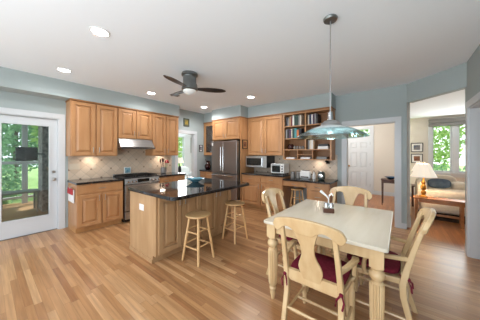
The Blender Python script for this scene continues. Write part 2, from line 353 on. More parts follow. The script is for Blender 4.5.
# doors
d1 = struct('door_1', MB().box(LW-.09, LW-.045, -.055, .165, .01, 2.065).box(LW-.09, LW-.045, .735, .848, .01, 2.065).box(LW-.09, LW-.045, .165, .735, .01, .30).box(LW-.09, LW-.045, .165, .735, 1.93, 2.065), 'trim')
MB().box(LW-.045, LW-.035, .14, .165, .275, 1.955).box(LW-.045, LW-.035, .735, .76, .275, 1.955).box(LW-.045, LW-.035, .165, .735, .275, .30).box(LW-.045, LW-.035, .165, .735, 1.93, 1.955).build('glass_stop', 'trim', d1)
MB().box(LW-.07, LW-.064, .165, .735, .30, 1.93).build('pane', 'doorglass', d1)
MB().tube([(LW-.045,.80,.95),(LW-.01,.80,.95)], [.026,.018]).ball((LW+.005,.80,.95), .03, .7).build('door_knob', 'nickel', d1, True)
MB().tube([(LW-.045,.80,1.085),(LW-.025,.80,1.085)], [.028,.026]).build('deadbolt', 'nickel', d1, True)
MB().box(LW-.10, LW-.03, -.07, .86, 0, .012).build('threshold', 'pewter', d1)
for z in (.25, 1.05, 1.85): MB().tube([(LW-.04,-.06,z-.045),(LW-.04,-.06,z+.045)], .008).build('hinge', 'nickel', d1)
m = MB().box(-1.55, -.83, 8.53, 8.545, .01, 1.99)
PX = [(-1.46, -1.225), (-1.155, -.92)]; PZ = [(.22, .78), (.92, 1.50), (1.62, 1.86)]
m.box(-1.55, -1.46, 8.51, 8.53, .01, 1.99).box(-.92, -.83, 8.51, 8.53, .01, 1.99).box(-1.225, -1.155, 8.51, 8.53, .01, 1.99)
for a, b in PX:
    for z0, z1 in ((.01, .22), (.78, .92), (1.50, 1.62), (1.86, 1.99)): m.box(a, b, 8.51, 8.53, z0, z1)
    for z0, z1 in PZ: m.frustum(a+.02, b-.02, z0+.02, z1-.02, 8.53, 8.517, .03)
d2 = struct('door_2', m, 'trim')
MB().tube([(-1.50,8.51,.98),(-1.50,8.475,.98)], .015).ball((-1.50,8.46,.98), .032).build('door_knob', 'brass', d2, True)
for z in (.3, 1.05, 1.8): MB().box(-.84, -.80, 8.50, 8.512, z-.05, z+.05).build('hinge', 'pewter', d2)
struct('trim_8', MB().box(-1.66, -1.55, 8.48, 8.52, 0, 2.42).box(-.83, -.73, 8.48, 8.505, 0, 2.42).box(-1.55, -.83, 8.48, 8.505, 2.34, 2.42).box(-1.55, -.83, 8.49, 8.6, 1.99, 2.05), 'trim')
# backsplashes
struct('trim_9', MB().box(LW, LW+.008, 1.0, 1.757, .914, 1.40).box(LW, LW+.008, 1.757, 2.52, .914, 1.60).box(LW, LW+.008, 2.52, 3.27, .914, 1.40), 'tile')
struct('trim_10', MB().box(-3.36, -1.11, BW-.008, BW, .80, 1.40), 'tile')
struct('trim_11', MB().box(LW, -4.45, BW-.008, BW, .914, 1.40), 'tile')

# ------------------------------------------------------------------ cabinets (local frame: x width, y=0 front, +y to the back)
def door_mb(x0, x1, z0, z1, fw=.06):
    m = MB()
    m.box(x0, x0+fw, -.024, 0, z0, z1).box(x1-fw, x1, -.024, 0, z0, z1).box(x0+fw, x1-fw, -.024, 0, z0, z0+fw).box(x0+fw, x1-fw, -.024, 0, z1-fw, z1)
    m.box(x0+fw, x1-fw, -.004, 0, z0+fw, z1-fw)
    m.frustum(x0+fw+.010, x1-fw-.010, z0+fw+.010, z1-fw-.010, -.004, -.021, .038)
    return m
def pull(p, x, z, vertical=True, L=.10):
    a, b = ((x,-.045,z-L/2), (x,-.045,z+L/2)) if vertical else ((x-L/2,-.045,z), (x+L/2,-.045,z))
    m = MB().tube([a, b], .006, 8)
    for q in (a, b):
        m.tube([(q[0], -.018, q[2]), (q[0], -.045, q[2])], .005, 6)
    return m.build('handle', 'nickel', p, True)
def add_doors(root, spec, wd='maple', fw=.06):
    # spec: list of (x0,x1,z0,z1, 'door'/'drawer', handle x, handle z)
    for x0, x1, z0, z1, kind, hx, hz in spec:
        if kind == 'door':
            d = door_mb(x0, x1, z0, z1, fw).build('door', wd, root, bevel=.002)
            if hx is not None: pull(d, hx, hz)
        else:
            d = MB().box(x0, x1, -.018, 0, z0, z1).build('drawer', wd, root, bevel=.005)
            pull(d, (x0+x1)/2, (z0+z1)/2, False)
def base_cab(label, loc, rz, w, d, doors, drawers, h=.874, wd='maple', name='base_cabinet'):
    t = thing(name, label, 'cabinet', loc, rz)
    MB().box(0, w, 0, d, .10, h).build('body', wd, t)
    MB().box(.0, w, .075, d, 0, .10).build('toe_kick', 'toe', t)
    sp = []
    n = doors; g = .012
    dz = .165
    for i in range(drawers):
        a, b = i*w/drawers, (i+1)*w/drawers
        sp.append((a+g, b-g, h-.02-dz+.02, h-.02, 'drawer', None, None))
    for i in range(n):
        a, b = i*w/n, (i+1)*w/n
        hx = b-.05 if (i % 2 == 0 and n > 1) else a+.05
        sp.append((a+g, b-g, .115, h-dz-.03, 'door', hx, h-dz-.11))
    add_doors(t, sp, wd)
    return t
def wall_cab(label, loc, rz, w, d, z0, z1, n):
    t = thing('wall_cabinet', label, 'cabinet', loc, rz)
    MB().box(0, w, 0, d, z0, z1-.03).build('body', 'maple', t)
    MB().box(-.012, w+.012, -.03, d, z1-.03, z1).build('crown_strip', 'inside', t, bevel=.006)
    sp = []
    for i in range(n):
        a, b = i*w/n, (i+1)*w/n
        sp.append((a+.012, b-.012, z0+.012, z1-.045, 'door', b-.05 if i % 2 == 0 else a+.05, z0+.12))
    add_doors(t, sp)
    return t
R90 = PI/2
base_cab('honey maple base cabinet beside the glass exterior door', (-4.45, 1.0, 0), R90, .755, .605, 2, 1)
base_cab('honey maple base cabinet right of the range, below the utensil crock', (-4.45, 2.535, 0), R90, .735, .605, 2, 2)
def slab(name, x0, x1, y0, y1, z0, z1, label):
    return tag(MB().box(x0, x1, y0, y1, z0, z1).build(name, 'granite', bevel=.008), label, 'worktop')
slab('worktop', LW+.01, -4.41, .985, 1.757, .875, .914, 'black granite worktop left of the range, by the exterior door')
slab('worktop', LW+.01, -4.41, 2.533, 3.29, .875, .914, 'short black granite worktop between the range and the sunroom doorway')
wall_cab('tall two-door maple wall cabinet left of the range hood', (-4.73, .97, 0), R90, .785, .325, 1.38, 2.44, 2)
wall_cab('short two-door maple wall cabinet above the range hood', (-4.73, 1.76, 0), R90, .755, .325, 1.76, 2.44, 2)
wall_cab('tall two-door maple wall cabinet right of the range hood', (-4.73, 2.52, 0), R90, .745, .325, 1.38, 2.44, 2)
# range hood
t = thing('range_hood', 'brushed steel range hood mounted over the gas range', 'range hood', (-4.73, 1.765, 0), R90)
MB().hull8([(0,-.17,1.545),(.745,-.17,1.545),(.745,.315,1.545),(0,.315,1.545),(0,-.01,1.757),(.745,-.01,1.757),(.745,.315,1.757),(0,.315,1.757)]).build('canopy', 'steel', t, bevel=.004)
MB().box(0, .745, -.18, -.165, 1.535, 1.575).build('control_rail', 'dsteel', t, bevel=.003)
MB().box(.06, .36, -.12, .25, 1.535, 1.546).box(.39, .69, -.12, .25, 1.535, 1.546).build('grease_filter', 'pewter', t)
for x in (.33, .40): MB().box(x, x+.03, -.186, -.18, 1.548, 1.562).build('button', 'black', t)
# range
t = thing('gas_range', 'stainless gas range with black grates between the two base cabinets', 'stove', (-4.43, 1.775, 0), R90)
MB().box(0, .745, 0, .60, .06, .90).build('body', 'dsteel', t)
MB().box(.01, .735, .06, .6, 0, .06).build('plinth', 'black', t)
MB().box(.0, .745, -.01, .605, .90, .925).build('cooktop', 'black', t, bevel=.004)
MB().hull8([(0,-.05,.79),(.745,-.05,.79),(.745,0,.79),(0,0,.79),(0,-.02,.905),(.745,-.02,.905),(.745,0,.905),(0,0,.905)]).build('control_panel', 'steel', t, bevel=.004)
MB().box(.25, .50, -.052, -.03, .82, .885).build('display', 'screen', t)
for x in (.05, .125, .20, .55, .625, .70):
    k = MB().tube([(x,-.035,.845),(x,-.075,.84)], [.022,.018], 12).build('knob', 'chrome', t, True)
od = MB().box(.01, .735, -.035, 0, .24, .775).build('oven_door', 'steel', t, bevel=.005)
MB().box(.12, .625, -.04, -.03, .34, .62).build('window', 'screen', od)
MB().tube([(.06,-.08,.72),(.685,-.08,.72)], .012).tube([(.1,-.03,.72),(.1,-.08,.72)], .008).tube([(.645,-.03,.72),(.645,-.08,.72)], .008).build('handle', 'chrome', od, True)
MB().box(.01, .735, -.03, 0, .07, .22).build('drawer', 'steel', t, bevel=.005)
for x0 in (.02, .265, .51):
    g = MB()
    for k in range(4): g.box(x0+.01+k*.066, x0+.022+k*.066, .06, .55, .94, .958)
    for y in (.06, .3, .54): g.box(x0+.01, x0+.215, y, y+.012, .94, .955)
    for yy in (.06, .54):
        for k in (0, 3): g.box(x0+.01+k*.066, x0+.022+k*.066, yy, yy+.012, .925, .94)
    g.build('grate', 'iron', t)
for x, y in ((.13,.17),(.13,.43),(.37,.3),(.61,.17),(.61,.43)): MB().lathe([(.045,.925),(.045,.932),(.03,.938),(.001,.938)], (x,y,0), 14).build('burner', 'iron', t, True)
MB().box(0, .745, .56, .605, .925, .965).build('back_guard', 'steel', t, bevel=.004)

# island
IY0, IL, IX = 1.365, 1.44, -2.44
t = thing('kitchen_island', 'pale maple kitchen island with raised panel doors under a black worktop', 'island', (IX, IY0, 0), R90)
MB().box(0, IL, 0, .735, .10, .874).build('body', 'pale', t)
MB().box(0.0, IL, .075, .735, 0, .10).build('toe_kick', 'pale', t)
MB().box(-.014, 0, .0, .735, .10, .874).box(-.014, 0, .075, .735, 0, .10).build('end_panel', 'pale', t)
MB().box(-.026, -.014, .075, .735, .0, .05).build('base_shoe', 'pale', t)
sp = []
for i in range(4):
    a = .01+i*(IL-.02)/4; b = a+(IL-.02)/4
    sp.append((a+.008, b-.008, .12, .862, 'door', b-.045 if i % 2 == 0 else a+.045, .76))
add_doors(t, sp, 'pale', .065)
pl = MB().box(-.02, -.014, .31, .435, .64, .725).build('outlet_plate', 'white', t, bevel=.003)
MB().box(-.022, -.02, .325, .36, .66, .705).box(-.022, -.02, .385, .42, .66, .705).build('socket', 'paper', pl)
def rounded(x0, x1, y0, y1, r, n=6):
    P = []
    for cx, cy, a0 in ((x1-r,y0+r,-PI/2),(x1-r,y1-r,0),(x0+r,y1-r,PI/2),(x0+r,y0+r,PI)):
        for i in range(n+1): a = a0+PI/2*i/n; P.append((cx+r*math.cos(a), cy+r*math.sin(a)))
    return P
tag(MB().prism(rounded(-3.25, -2.03, 1.325, 2.87, .07), .875, .920).build('worktop', 'granite', bevel=.008), 'large polished black granite worktop lying on the kitchen island', 'worktop')
b = MB().lathe([(.05,0),(.06,.004),(.07,.012),(.115,.04),(.165,.065),(.17,.068),(.163,.066),(.11,.045),(.06,.018),(.001,.014)], n=32).build('bowl', 'blueglass', smooth=True, loc=(-2.85,2.32,.922))
tag(b, 'shallow blue glass bowl standing on the island worktop', 'bowl')

# bar stools
def make_stool(label, loc, rz, h=.61, sr=.17, sp=.185, name='bar_stool', m='stoolw', group=None):
    t = thing(name, label, 'stool', loc, rz, group)
    MB().lathe([(.001,h-.032),(sr*.86,h-.032),(sr*.97,h-.022),(sr,h-.012),(sr*.98,h-.003),(sr*.9,h),(.001,h-.004)], n=32).build('seat', m, t, True)
    P = lambda i, z: Vector((math.cos(PI/4+i*PI/2), math.sin(PI/4+i*PI/2), 0))*(sp*1.12-(sp*1.12-.115)*z/(h-.03)) + Vector((0,0,z))
    for i in range(4): MB().tube([P(i,0), P(i,.05), P(i,h*.5), P(i,h-.025)], [.0135,.016,.018,.0145], 12).build('leg', m, t, True)
    for i in range(4):
        for z in ((.19+.03*(i % 2)), (.38+.03*(i % 2))): MB().tube([P(i,z*h/.61), P(i+1,z*h/.61)], .0095, 8).build('stretcher', m, t, True)
    return t
s0 = make_stool('round birch bar stool nearest the camera, at the near end of the island', (-2.15, 1.80, 0), .09, group='bar stools at the island')
dup(s0, (-2.17, 2.60, 0), -.09, 'round birch bar stool further back, at the far end of the island')

# ------------------------------------------------------------------ back wall kitchen
# cabinet with fridge panels
t = thing('fridge_surround', 'maple cabinet with tall side panel enclosing the refrigerator', 'cabinet', (-4.46, 4.28, 0))
MB().box(1.06, 1.085, .02, .66, 0, 2.41).build('side_panel', 'maple', t)
MB().box(0, .02, .02, .66, 0, 2.41).build('side_panel', 'maple', t)
MB().box(.02, 1.06, 0, .66, 1.83, 2.41).build('body', 'maple', t)
MB().box(-.01, 1.097, -.03, .66, 2.41, 2.44).build('crown_strip', 'inside', t, bevel=.006)
add_doors(t, [(.03, .535, 1.845, 2.395, 'door', .49, 1.93), (.545, 1.05, 1.845, 2.395, 'door', .59, 1.93)])
# fridge
t = thing('refrigerator', 'slate grey stainless french door refrigerator with bottom freezer', 'refrigerator', (-4.375, 4.16, 0))
MB().box(.01, .955, .06, .72, .02, 1.76).build('body', 'pewter', t)
for x0, x1, hx in ((0, .467, .425), (.473, .965, .515)):
    d = MB().box(x0, x1, 0, .058, .875, 1.785).build('door', 'fridge', t, bevel=.012)
    MB().tube([(hx,-.055,.96),(hx,-.055,1.62)], .014, 10).tube([(hx,0,1.0),(hx,-.055,1.0)], .009).tube([(hx,0,1.58),(hx,-.055,1.58)], .009).build('handle', 'chrome', d, True)
d = MB().box(0, .965, 0, .058, .06, .862).build('freezer_drawer', 'fridge', t, bevel=.012)
MB().tube([(.07,-.055,.825),(.89,-.055,.825)], .014, 10).tube([(.12,0,.825),(.12,-.055,.825)], .009).tube([(.84,0,.825),(.84,-.055,.825)], .009).build('handle', 'chrome', d, True)
MB().box(.02, .92, .06, .7, 0, .05).build('kick_plate', 'black', t)
MB().box(.02, .07, -.003, 0, 1.66, 1.74).build('energy_sticker', 'paper', t)
# glass-fronted corner cabinet
t = thing('glass_cabinet', 'narrow maple wall cabinet with a glass door left of the refrigerator', 'cabinet', (LW+.01, 4.47, 0))
w_ = .575
MB().box(0, .02, 0, .47, 1.38, 2.41).box(w_-.02, w_, 0, .47, 1.38, 2.41).box(.02, w_-.02, .45, .47, 1.38, 2.41).box(.02, w_-.02, 0, .45, 1.38, 1.40).box(.02, w_-.02, 0, .45, 2.39, 2.41).build('body', 'maple', t)
for z in (1.72, 2.06): MB().box(.02, w_-.02, .03, .45, z, z+.018).build('shelf', 'inside', t)
MB().box(-.0, w_+.0, -.03, .47, 2.41, 2.44).build('crown_strip', 'inside', t)
d = MB().box(.01, .11, -.02, -.001, 1.39, 2.4).box(w_-.11, w_-.01, -.02, -.001, 1.39, 2.4).box(.11, w_-.11, -.02, -.001, 1.39, 1.47).box(.11, w_-.11, -.02, -.001, 2.32, 2.4).build('door', 'maple', t)
MB().box(.11, w_-.11, -.012, -.008, 1.47, 2.32).build('pane', 'cabglass', d)
for i, (x, z, c) in enumerate(((.2, 1.403, 'white'), (.38, 1.403, 'white'), (.22, 1.741, 'crock'), (.38, 1.741, 'white'), (.28, 2.081, 'bluebowl'))):
    o = MB().lathe([(.03,0),(.045,.01),(.06,.06),(.062,.11),(.056,.11),(.05,.05),(.001,.012)], n=18).build('bowl', c, smooth=True, loc=(LW+.01+x, 4.64, z))
    tag(o, ['white bowl on the bottom shelf, left, in the glass cabinet', 'white bowl on the bottom shelf, right, in the glass cabinet', 'grey bowl on the middle shelf of the glass cabinet', 'white bowl on the middle shelf of the glass cabinet', 'dark blue bowl on the top shelf of the glass cabinet'][i], 'bowl')
base_cab('narrow maple base cabinet left of the refrigerator with two drawers', (LW+.01, 4.31, 0), 0, .575, .63, 2, 2)
slab('worktop', LW+.005, -4.465, 4.27, 4.945, .875, .914, 'narrow black granite worktop in the corner left of the refrigerator')
# jug with two handles
t = thing('jug', 'dark red glazed jug on the corner worktop beside the refrigerator', 'jug', (-4.93, 4.52, .915))
MB().lathe([(.05,0),(.07,.01),(.105,.08),(.1,.14),(.06,.19),(.04,.23),(.05,.27),(.055,.28),(.045,.275),(.001,.2)], n=22).build('body', 'jug', t, True)
MB().tube([(.04,0,.25),(.10,0,.26),(.12,0,.2),(.095,0,.13)], .009).build('handle', 'jug', t, True)
MB().tube([(-.045,0,.255),(-.09,0,.29),(-.11,0,.33)], .008).build('spout', 'jug', t, True)
# pictures on the left wall
def picture(label, c, w, h, axis, fm, art, mat_='paper', name='picture_frame', fw=.02):
    # axis 'x': hangs on a wall facing +x ; 'y': faces -y
    t = thing(name, label, 'picture', c, R90 if axis == 'x' else 0)
    m = MB()
    for a in ((-w/2,-w/2+fw,-h/2,h/2),(w/2-fw,w/2,-h/2,h/2),(-w/2+fw,w/2-fw,-h/2,-h/2+fw),(-w/2+fw,w/2-fw,h/2-fw,h/2)): m.box(a[0],a[1],-.022,0,a[2],a[3])
    m.build('frame', fm, t)
    MB().box(-w/2+fw, w/2-fw, -.012, 0, -h/2+fw, h/2-fw).build('mount', mat_, t)
    k = .26
    MB().box(-w*k, w*k, -.014, -.012, -h*k, h*k).build('print', art, t)
    return t
A1 = mat('sunflower_print', srgb(120, 116, 60), .7, noise=((14,14,14), srgb(176, 146, 56)))
A2 = mat('sea_print', srgb(70, 90, 120), .6, noise=((10,10,10), srgb(140, 130, 120)))
A3 = mat('warm_print', srgb(150, 96, 70), .6, noise=((10,10,10), srgb(90, 60, 50)))
A4 = mat('olive_ground', srgb(96, 96, 70), .8)
picture('small square picture high above the sunroom doorway', (LW+.001, 3.77, 2.37), .20, .24, 'x', 'green', A1, A4)
picture('small dark-framed picture right of the sunroom doorway', (LW+.001, 4.33, 1.60), .14, .22, 'x', 'black', A2)
picture('small dark picture on the maple panel right of the refrigerator', (-3.372, 4.46, 1.69), .22, .25, 'x', 'black', A3, 'toe')

# main run right of the fridge
base_cab('maple base cabinet with two drawers under the microwave', (-3.365, 4.33, 0), 0, 1.215, .61, 2, 2)
slab('worktop', -3.37, -2.14, 4.29, 4.945, .875, .914, 'black granite worktop under the microwave and toaster oven')
wall_cab('two-door maple wall cabinet above the microwave', (-3.365, 4.62, 0), 0, 1.075, .325, 1.38, 2.44, 2)
t = thing('microwave', 'steel and black microwave mounted under the two-door wall cabinet', 'microwave', (-3.345, 4.50, 1.06))
MB().box(0, .66, 0, .42, 0, .31).build('body', 'black', t, bevel=.006)
d = MB().box(0, .55, -.02, 0, .005, .305).build('door', 'steel', t, bevel=.004)
MB().box(.03, .50, -.023, -.02, .06, .25).build('window', 'screen', d)
MB().box(.52, .54, -.05, -.02, .03, .28).build('handle', 'chrome', d, bevel=.004)
MB().box(.555, .66, -.018, 0, .005, .305).build('control_panel', 'steel', t)
t = thing('toaster_oven', 'white and steel toaster oven on the worktop right of the microwave', 'toaster oven', (-2.60, 4.55, .915))
MB().box(0, .37, 0, .30, .02, .26).build('body', 'white', t, bevel=.012)
MB().box(.04, .265, -.012, .002, .05, .21).build('door', 'screen', t)
MB().box(.035, .275, -.014, .0, .215, .245).build('handle', 'chrome', t)
for z in (.07, .135, .2): MB().tube([(.32,.002,z),(.32,-.02,z)], [.018,.015], 10).build('knob', 'black', t, True)
for x in (.03, .34):
    for y in (.03, .27): MB().tube([(x,y,0),(x,y,.02)], .012, 8).build('foot', 'black', t)
# open bookcase
BX, BWD = -2.285, 1.13
t = thing('wall_bookcase', 'open maple wall bookcase above the desk', 'bookcase', (BX, 4.62, 0))
MB().box(0, .03, 0, .325, 1.28, 2.41).build('side_panel', 'maple', t); MB().box(BWD-.03, BWD, 0, .325, 1.28, 2.41).build('side_panel', 'maple', t)
MB().box(.03, BWD-.03, .305, .325, 1.28, 2.41).build('back_panel', 'inside', t)
MB().box(.545, .575, 0, .305, 1.53, 2.38).build('divider', 'maple', t)
MB().box(.03, BWD-.03, 0, .305, 2.38, 2.41).build('top_panel', 'maple', t)
MB().box(-.012, BWD+.012, -.03, .325, 2.41, 2.44).build('crown_strip', 'inside', t, bevel=.006)
SHZ = [1.28, 1.51, 1.78, 2.08]
for z in SHZ[:2]: MB().box(.03, BWD-.03, 0, .305, z, z+.022).build('shelf', 'maple', t)
for z in SHZ[2:]:
    MB().box(.03, .545, 0, .305, z, z+.022).build('shelf', 'maple', t); MB().box(.575, BWD-.03, 0, .305, z, z+.022).build('shelf', 'maple', t)
for x in (.36, .72): MB().box(x, x+.016, 0, .305, 1.302, 1.51).build('pigeonhole_divider', 'maple', t)
MB().box(.376, .72, 0, .305, 1.40, 1.414).build('pigeonhole_shelf', 'maple', t)
BC = {'black': (34,34,38), 'dark blue': (44,58,84), 'maroon': (110,40,48), 'cream': (216,206,190), 'tan': (170,140,104), 'white': (224,222,218), 'dark green': (40,66,58), 'teal': (70,140,146), 'orange': (196,112,60), 'grey': (130,130,132), 'plum': (84,60,84), 'red': (160,48,42)}
BM = {k: mat('book_'+k.replace(' ', '_'), srgb(*v), .6) for k, v in BC.items()}
ORD = ['first','second','third','fourth','fifth','sixth','seventh','eighth','ninth','tenth','eleventh','twelfth']
PG = mat('page_block', srgb(228, 220, 204), .9)
def books(x, z, seq, where, group, y=4.66):
    for i, (c, th, h, tilt) in enumerate(seq):
        lab = '%s book standing %s from the left on the %s of the bookcase' % (c, ORD[i], where)
        o = thing('book', lab, 'book', (x, y, z), 0, group)
        o.rotation_euler = (0, math.radians(tilt), 0)
        d = .17+.02*((i*7) % 3)
        MB().box(0, th, 0, d, 0, h).build('cover', BM[c], o, bevel=.003)
        MB().box(.003, th-.003, .004, d-.002, h-.001, h+.0015).build('pages', PG, o)
        x += th+.003+(h*math.sin(math.radians(abs(tilt))) if tilt < 0 else 0)
books(BX+.045, 2.103, [('black',.05,.24,0),('grey',.04,.22,0),('tan',.04,.23,0),('maroon',.035,.24,0),('white',.045,.26,0),('dark green',.10,.26,0),('grey',.03,.24,0),('cream',.04,.25,0)], 'top left shelf', 'books on the top left shelf')
books(BX+.60, 2.103, [('cream',.035,.22,0),('dark blue',.045,.24,0),('white',.03,.23,0),('plum',.03,.23,0),('grey',.04,.24,0),('black',.04,.22,0)], 'top right shelf', 'books on the top right shelf')
books(BX+.045, 1.803, [('grey',.04,.22,0),('black',.05,.24,0),('plum',.05,.22,0),('cream',.025,.23,0),('dark green',.05,.24,0),('teal',.055,.25,0),('orange',.05,.20,0),('black',.06,.23,0)], 'second left shelf', 'books on the second left shelf')
books(BX+.66, 1.803, [('red',.05,.16,0),('black',.04,.22,0),('dark blue',.045,.22,0),('white',.03,.23,0),('cream',.04,.22,0),('grey',.05,.23,0)], 'second right shelf', 'books on the second right shelf')
books(BX+.60, 1.533, [('grey',.04,.20,0),('cream',.035,.21,0),('white',.04,.21,0),('tan',.03,.20,0)], 'third right shelf', 'books on the third right shelf')
# small things on the lower shelves
o = MB().lathe([(.05,0),(.075,.02),(.085,.06),(.07,.10),(.05,.13),(.045,.13),(.06,.09),(.001,.02)], n=18).build('bowl', 'jug', smooth=True, loc=(BX+.16,4.72,1.533)); tag(o, 'dark brown pot at the left of the third bookcase shelf', 'bowl')
for i in range(4):
    o = MB().lathe([(.02,0),(.028,.01),(.03,.05),(.024,.075),(.018,.08),(.001,.08)], n=12).build('spice_jar', 'crock', smooth=True, loc=(BX+.27+i*.07,4.70,1.533))
    tag(o, 'small grey jar, %s from the left in the row on the third bookcase shelf' % ORD[i], 'jar', 'small jars on the bookcase shelf')
o = MB().box(0, .22, 0, .16, 0, .06).build('paper_tray', 'white', loc=(BX+.83,4.66,1.533), bevel=.004); tag(o, 'white paper box lying at the right of the third bookcase shelf', 'box')
o = MB().box(0, .2, 0, .14, 0, .045).build('storage_box', 'black', loc=(BX+.84,4.67,1.595), bevel=.003); tag(o, 'black box lying on the white paper box in the bookcase', 'box')
for i, (x, c, l) in enumerate(((.06, 'paper', 'white envelopes lying in the bottom left pigeonhole'), (.43, 'paper', 'white papers lying in the middle pigeonhole'), (.80, 'crock', 'grey papers lying in the bottom right pigeonhole'))):
    o = MB().box(0, .22, 0, .17, 0, .035+.01*i).build('paper_stack', c, loc=(BX+x,4.66,1.303)); tag(o, l, 'papers')
# desk
DT = .845
t = thing('kitchen_desk', 'maple built-in desk with drawers and knee space', 'desk', (-2.145, 4.33, 0))
DW = 1.03
MB().box(.56, DW, 0, .61, .10, DT-.04).build('drawer_pedestal', 'maple', t)
MB().box(.56, DW, .075, .61, 0, .10).build('toe_kick', 'toe', t)
d = MB().box(0.003, .56, 0, .60, DT-.16, DT-.04).build('apron', 'maple', t)
add_doors(t, [(.03, .53, DT-.15, DT-.05, 'drawer', None, None), (.575, DW-.015, DT-.20, DT-.055, 'drawer', None, None), (.575, DW-.015, .40, DT-.215, 'drawer', None, None), (.575, DW-.015, .115, .385, 'drawer', None, None)])
slab('worktop', -2.138, -1.095, 4.29, 4.945, DT-.038, DT, 'lower black granite top of the built-in desk')
make_stool('small wooden stool in the knee space under the desk', (-1.88, 4.52, 0), PI/4, .62, .15, .17, 'wooden_stool')
# things on the desk
for i, (x, l) in enumerate(((-2.03, 'left clear glass canister on the desk beside the toaster oven'), (-1.90, 'right clear glass canister on the desk, left of the white toaster'))):
    t = thing('canister', l, 'jar', (x, 4.62, DT+.001))
    MB().lathe([(.05,0),(.055,.005),(.055,.10),(.045,.125),(.001,.125)], n=18).build('body', 'crock', t, True)
    MB().lathe([(.048,.126),(.05,.145),(.02,.155),(.001,.165)], n=18).build('lid', 'steel', t, True)
t = thing('toaster', 'white toaster on the desk', 'toaster', (-1.72, 4.64, DT+.001))
MB().pillow(-.125, .125, -.08, .08, 0, .19, 5).build('body', 'white', t, True)
for y in (-.03, .03): MB().box(-.09, .09, y-.012, y+.012, .186, .192).build('slot', 'black', t)
MB().box(.12, .145, -.015, .015, .10, .12).build('lever', 'black', t)
MB().box(-.09, .09, -.086, -.07, .03, .06).build('control_strip', 'dsteel', t)
t = thing('bottle', 'clear soap bottle standing right of the white toaster', 'bottle', (-1.53, 4.64, DT+.001))
MB().lathe([(.028,0),(.034,.005),(.034,.11),(.014,.14),(.014,.165),(.001,.165)], n=16).build('body', 'white', t, True)
MB().tube([(0,0,.165),(0,0,.195),(0,-.04,.195)], .006).build('pump', 'dsteel', t, True)
t = thing('coffee_grinder', 'green and steel appliance at the right end of the desk', 'appliance', (-1.37, 4.64, DT+.001))
MB().pillow(-.07, .07, -.07, .07, 0, .17, 5).build('body', 'green', t, True)
MB().lathe([(.045,-.004),(.045,.006),(.03,.008),(.001,.008)], n=18).build('dial', 'chrome', t, True).rotation_euler = (PI/2,0,0)
t.children[-1].location = (0,-.072,.09)
MB().lathe([(.06,.171),(.055,.19),(.001,.2)], n=16).build('lid', 'chrome', t, True)
t = thing('wall_lamp', 'small dark spot lamp under the right end of the bookcase', 'lamp', (-1.30, 4.90, 1.22))
MB().box(-.025, .025, 0, .04, -.03, .03).build('bracket', 'black', t)
MB().tube([(0,0,.0),(0,-.07,.03),(-.01,-.1,.03)], .007).build('arm', 'black', t, True)
MB().tube([(-.03,-.10,.045),(0,-.10,.03),(.03,-.10,-.01)], [.02,.03,.04], 12).build('shade', 'black', t, True)

# under-cabinet lights
for x, y, z, p in ((-4.9, 1.36, 1.375, .7), (-4.9, 2.9, 1.375, .7), (-1.5, 4.80, 1.275, .45)):
    lamp('under_cabinet_bulb', 'AREA', (x, y, z), p, (1, .84, .68), .12)
# left worktop items
def plate(label, y, z, wide):
    t = thing('outlet', label, 'outlet', (LW+.009, y, z), R90)
    MB().box(-wide/2, wide/2, -.006, 0, -.058, .058).build('plate', 'ivory', t, bevel=.003)
    n = max(1, round(wide/.08))
    for i in range(n):
        x = (i-(n-1)/2)*.045
        MB().box(x-.014, x+.014, -.009, -.006, -.03, .03).build('switch', 'ivory', t)
    return t
plate('wide cream switch plate on the backsplash nearest the exterior door', 1.10, 1.17, .17)
plate('narrow cream outlet on the backsplash left of the range', 1.42, 1.17, .08)
plate('narrow cream outlet on the backsplash right of the range', 2.66, 1.12, .08)
t = thing('photo_tile', 'small blue picture tile leaning on the backsplash behind the range', 'picture', (LW+.06, 2.07, .967), R90)
MB().box(-.075, .075, -.01, .01, 0, .15).build('frame', 'white', t, bevel=.003)
MB().box(-.06, .06, -.012, -.01, .015, .135).build('print', mat('blue_print', srgb(60, 120, 150), .5, noise=((20,20,20), srgb(150, 180, 180))), t)
t = thing('utensil_crock', 'grey crock of dark utensils and red flowers on the short worktop', 'utensil holder', (-4.82, 2.88, .915))
MB().lathe([(.06,0),(.07,.01),(.075,.09),(.068,.16),(.06,.16),(.06,.02),(.001,.015)], n=20).build('crock', 'crock', t, True)
for k, (a, b, h) in enumerate(((-.05,.02,.36),(.03,-.04,.38),(.0,.05,.33),(-.03,-.05,.35))):
    u = MB().tube([(a*.4,b*.4,.02),(a*1.2,b*1.2,h-.06)], .007).build('utensil', 'dark', t, True)
    MB().ball((a*1.3,b*1.3,h-.02), .035, 1, .35, 1.3, 10, 6).build('spoon_head', 'dark', u, True)
for a, b, h in ((.09,.05,.33),(.07,.09,.29),(.11,.0,.30)):
    f = MB().tube([(a*.3,b*.3,.02),(a,b,h)], .004).build('flower_stem', 'leaf2', t, True)
    MB().ball((a,b,h), .032, 1, 1, .7, 10, 6).build('flower', 'red', f, True)
t = thing('kitchen_towel', 'red and white printed cloth hanging on the cabinet end by the exterior door', 'towel', (-4.60, .996, .80))
MB().hull8([(-.27,-.03,-.25),(.05,-.025,-.26),(.05,-.006,-.26),(-.27,-.006,-.25),(-.26,-.03,-.02),(.05,-.03,-.02),(.05,-.006,-.02),(-.26,-.006,-.02)]).build('white_cloth', 'paper', t, bevel=.006)
MB().hull8([(-.275,-.045,-.11),(.055,-.045,-.11),(.055,-.031,-.11),(-.275,-.031,-.11),(-.27,-.04,.0),(.055,-.04,.0),(.055,-.031,.0),(-.27,-.031,.0)]).build('red_cloth', 'red', t, bevel=.006)
MB().tube([(-.1,-.006,.03),(-.1,-.04,.03),(-.1,-.042,-.01)], .004).build('hook', 'nickel', t)

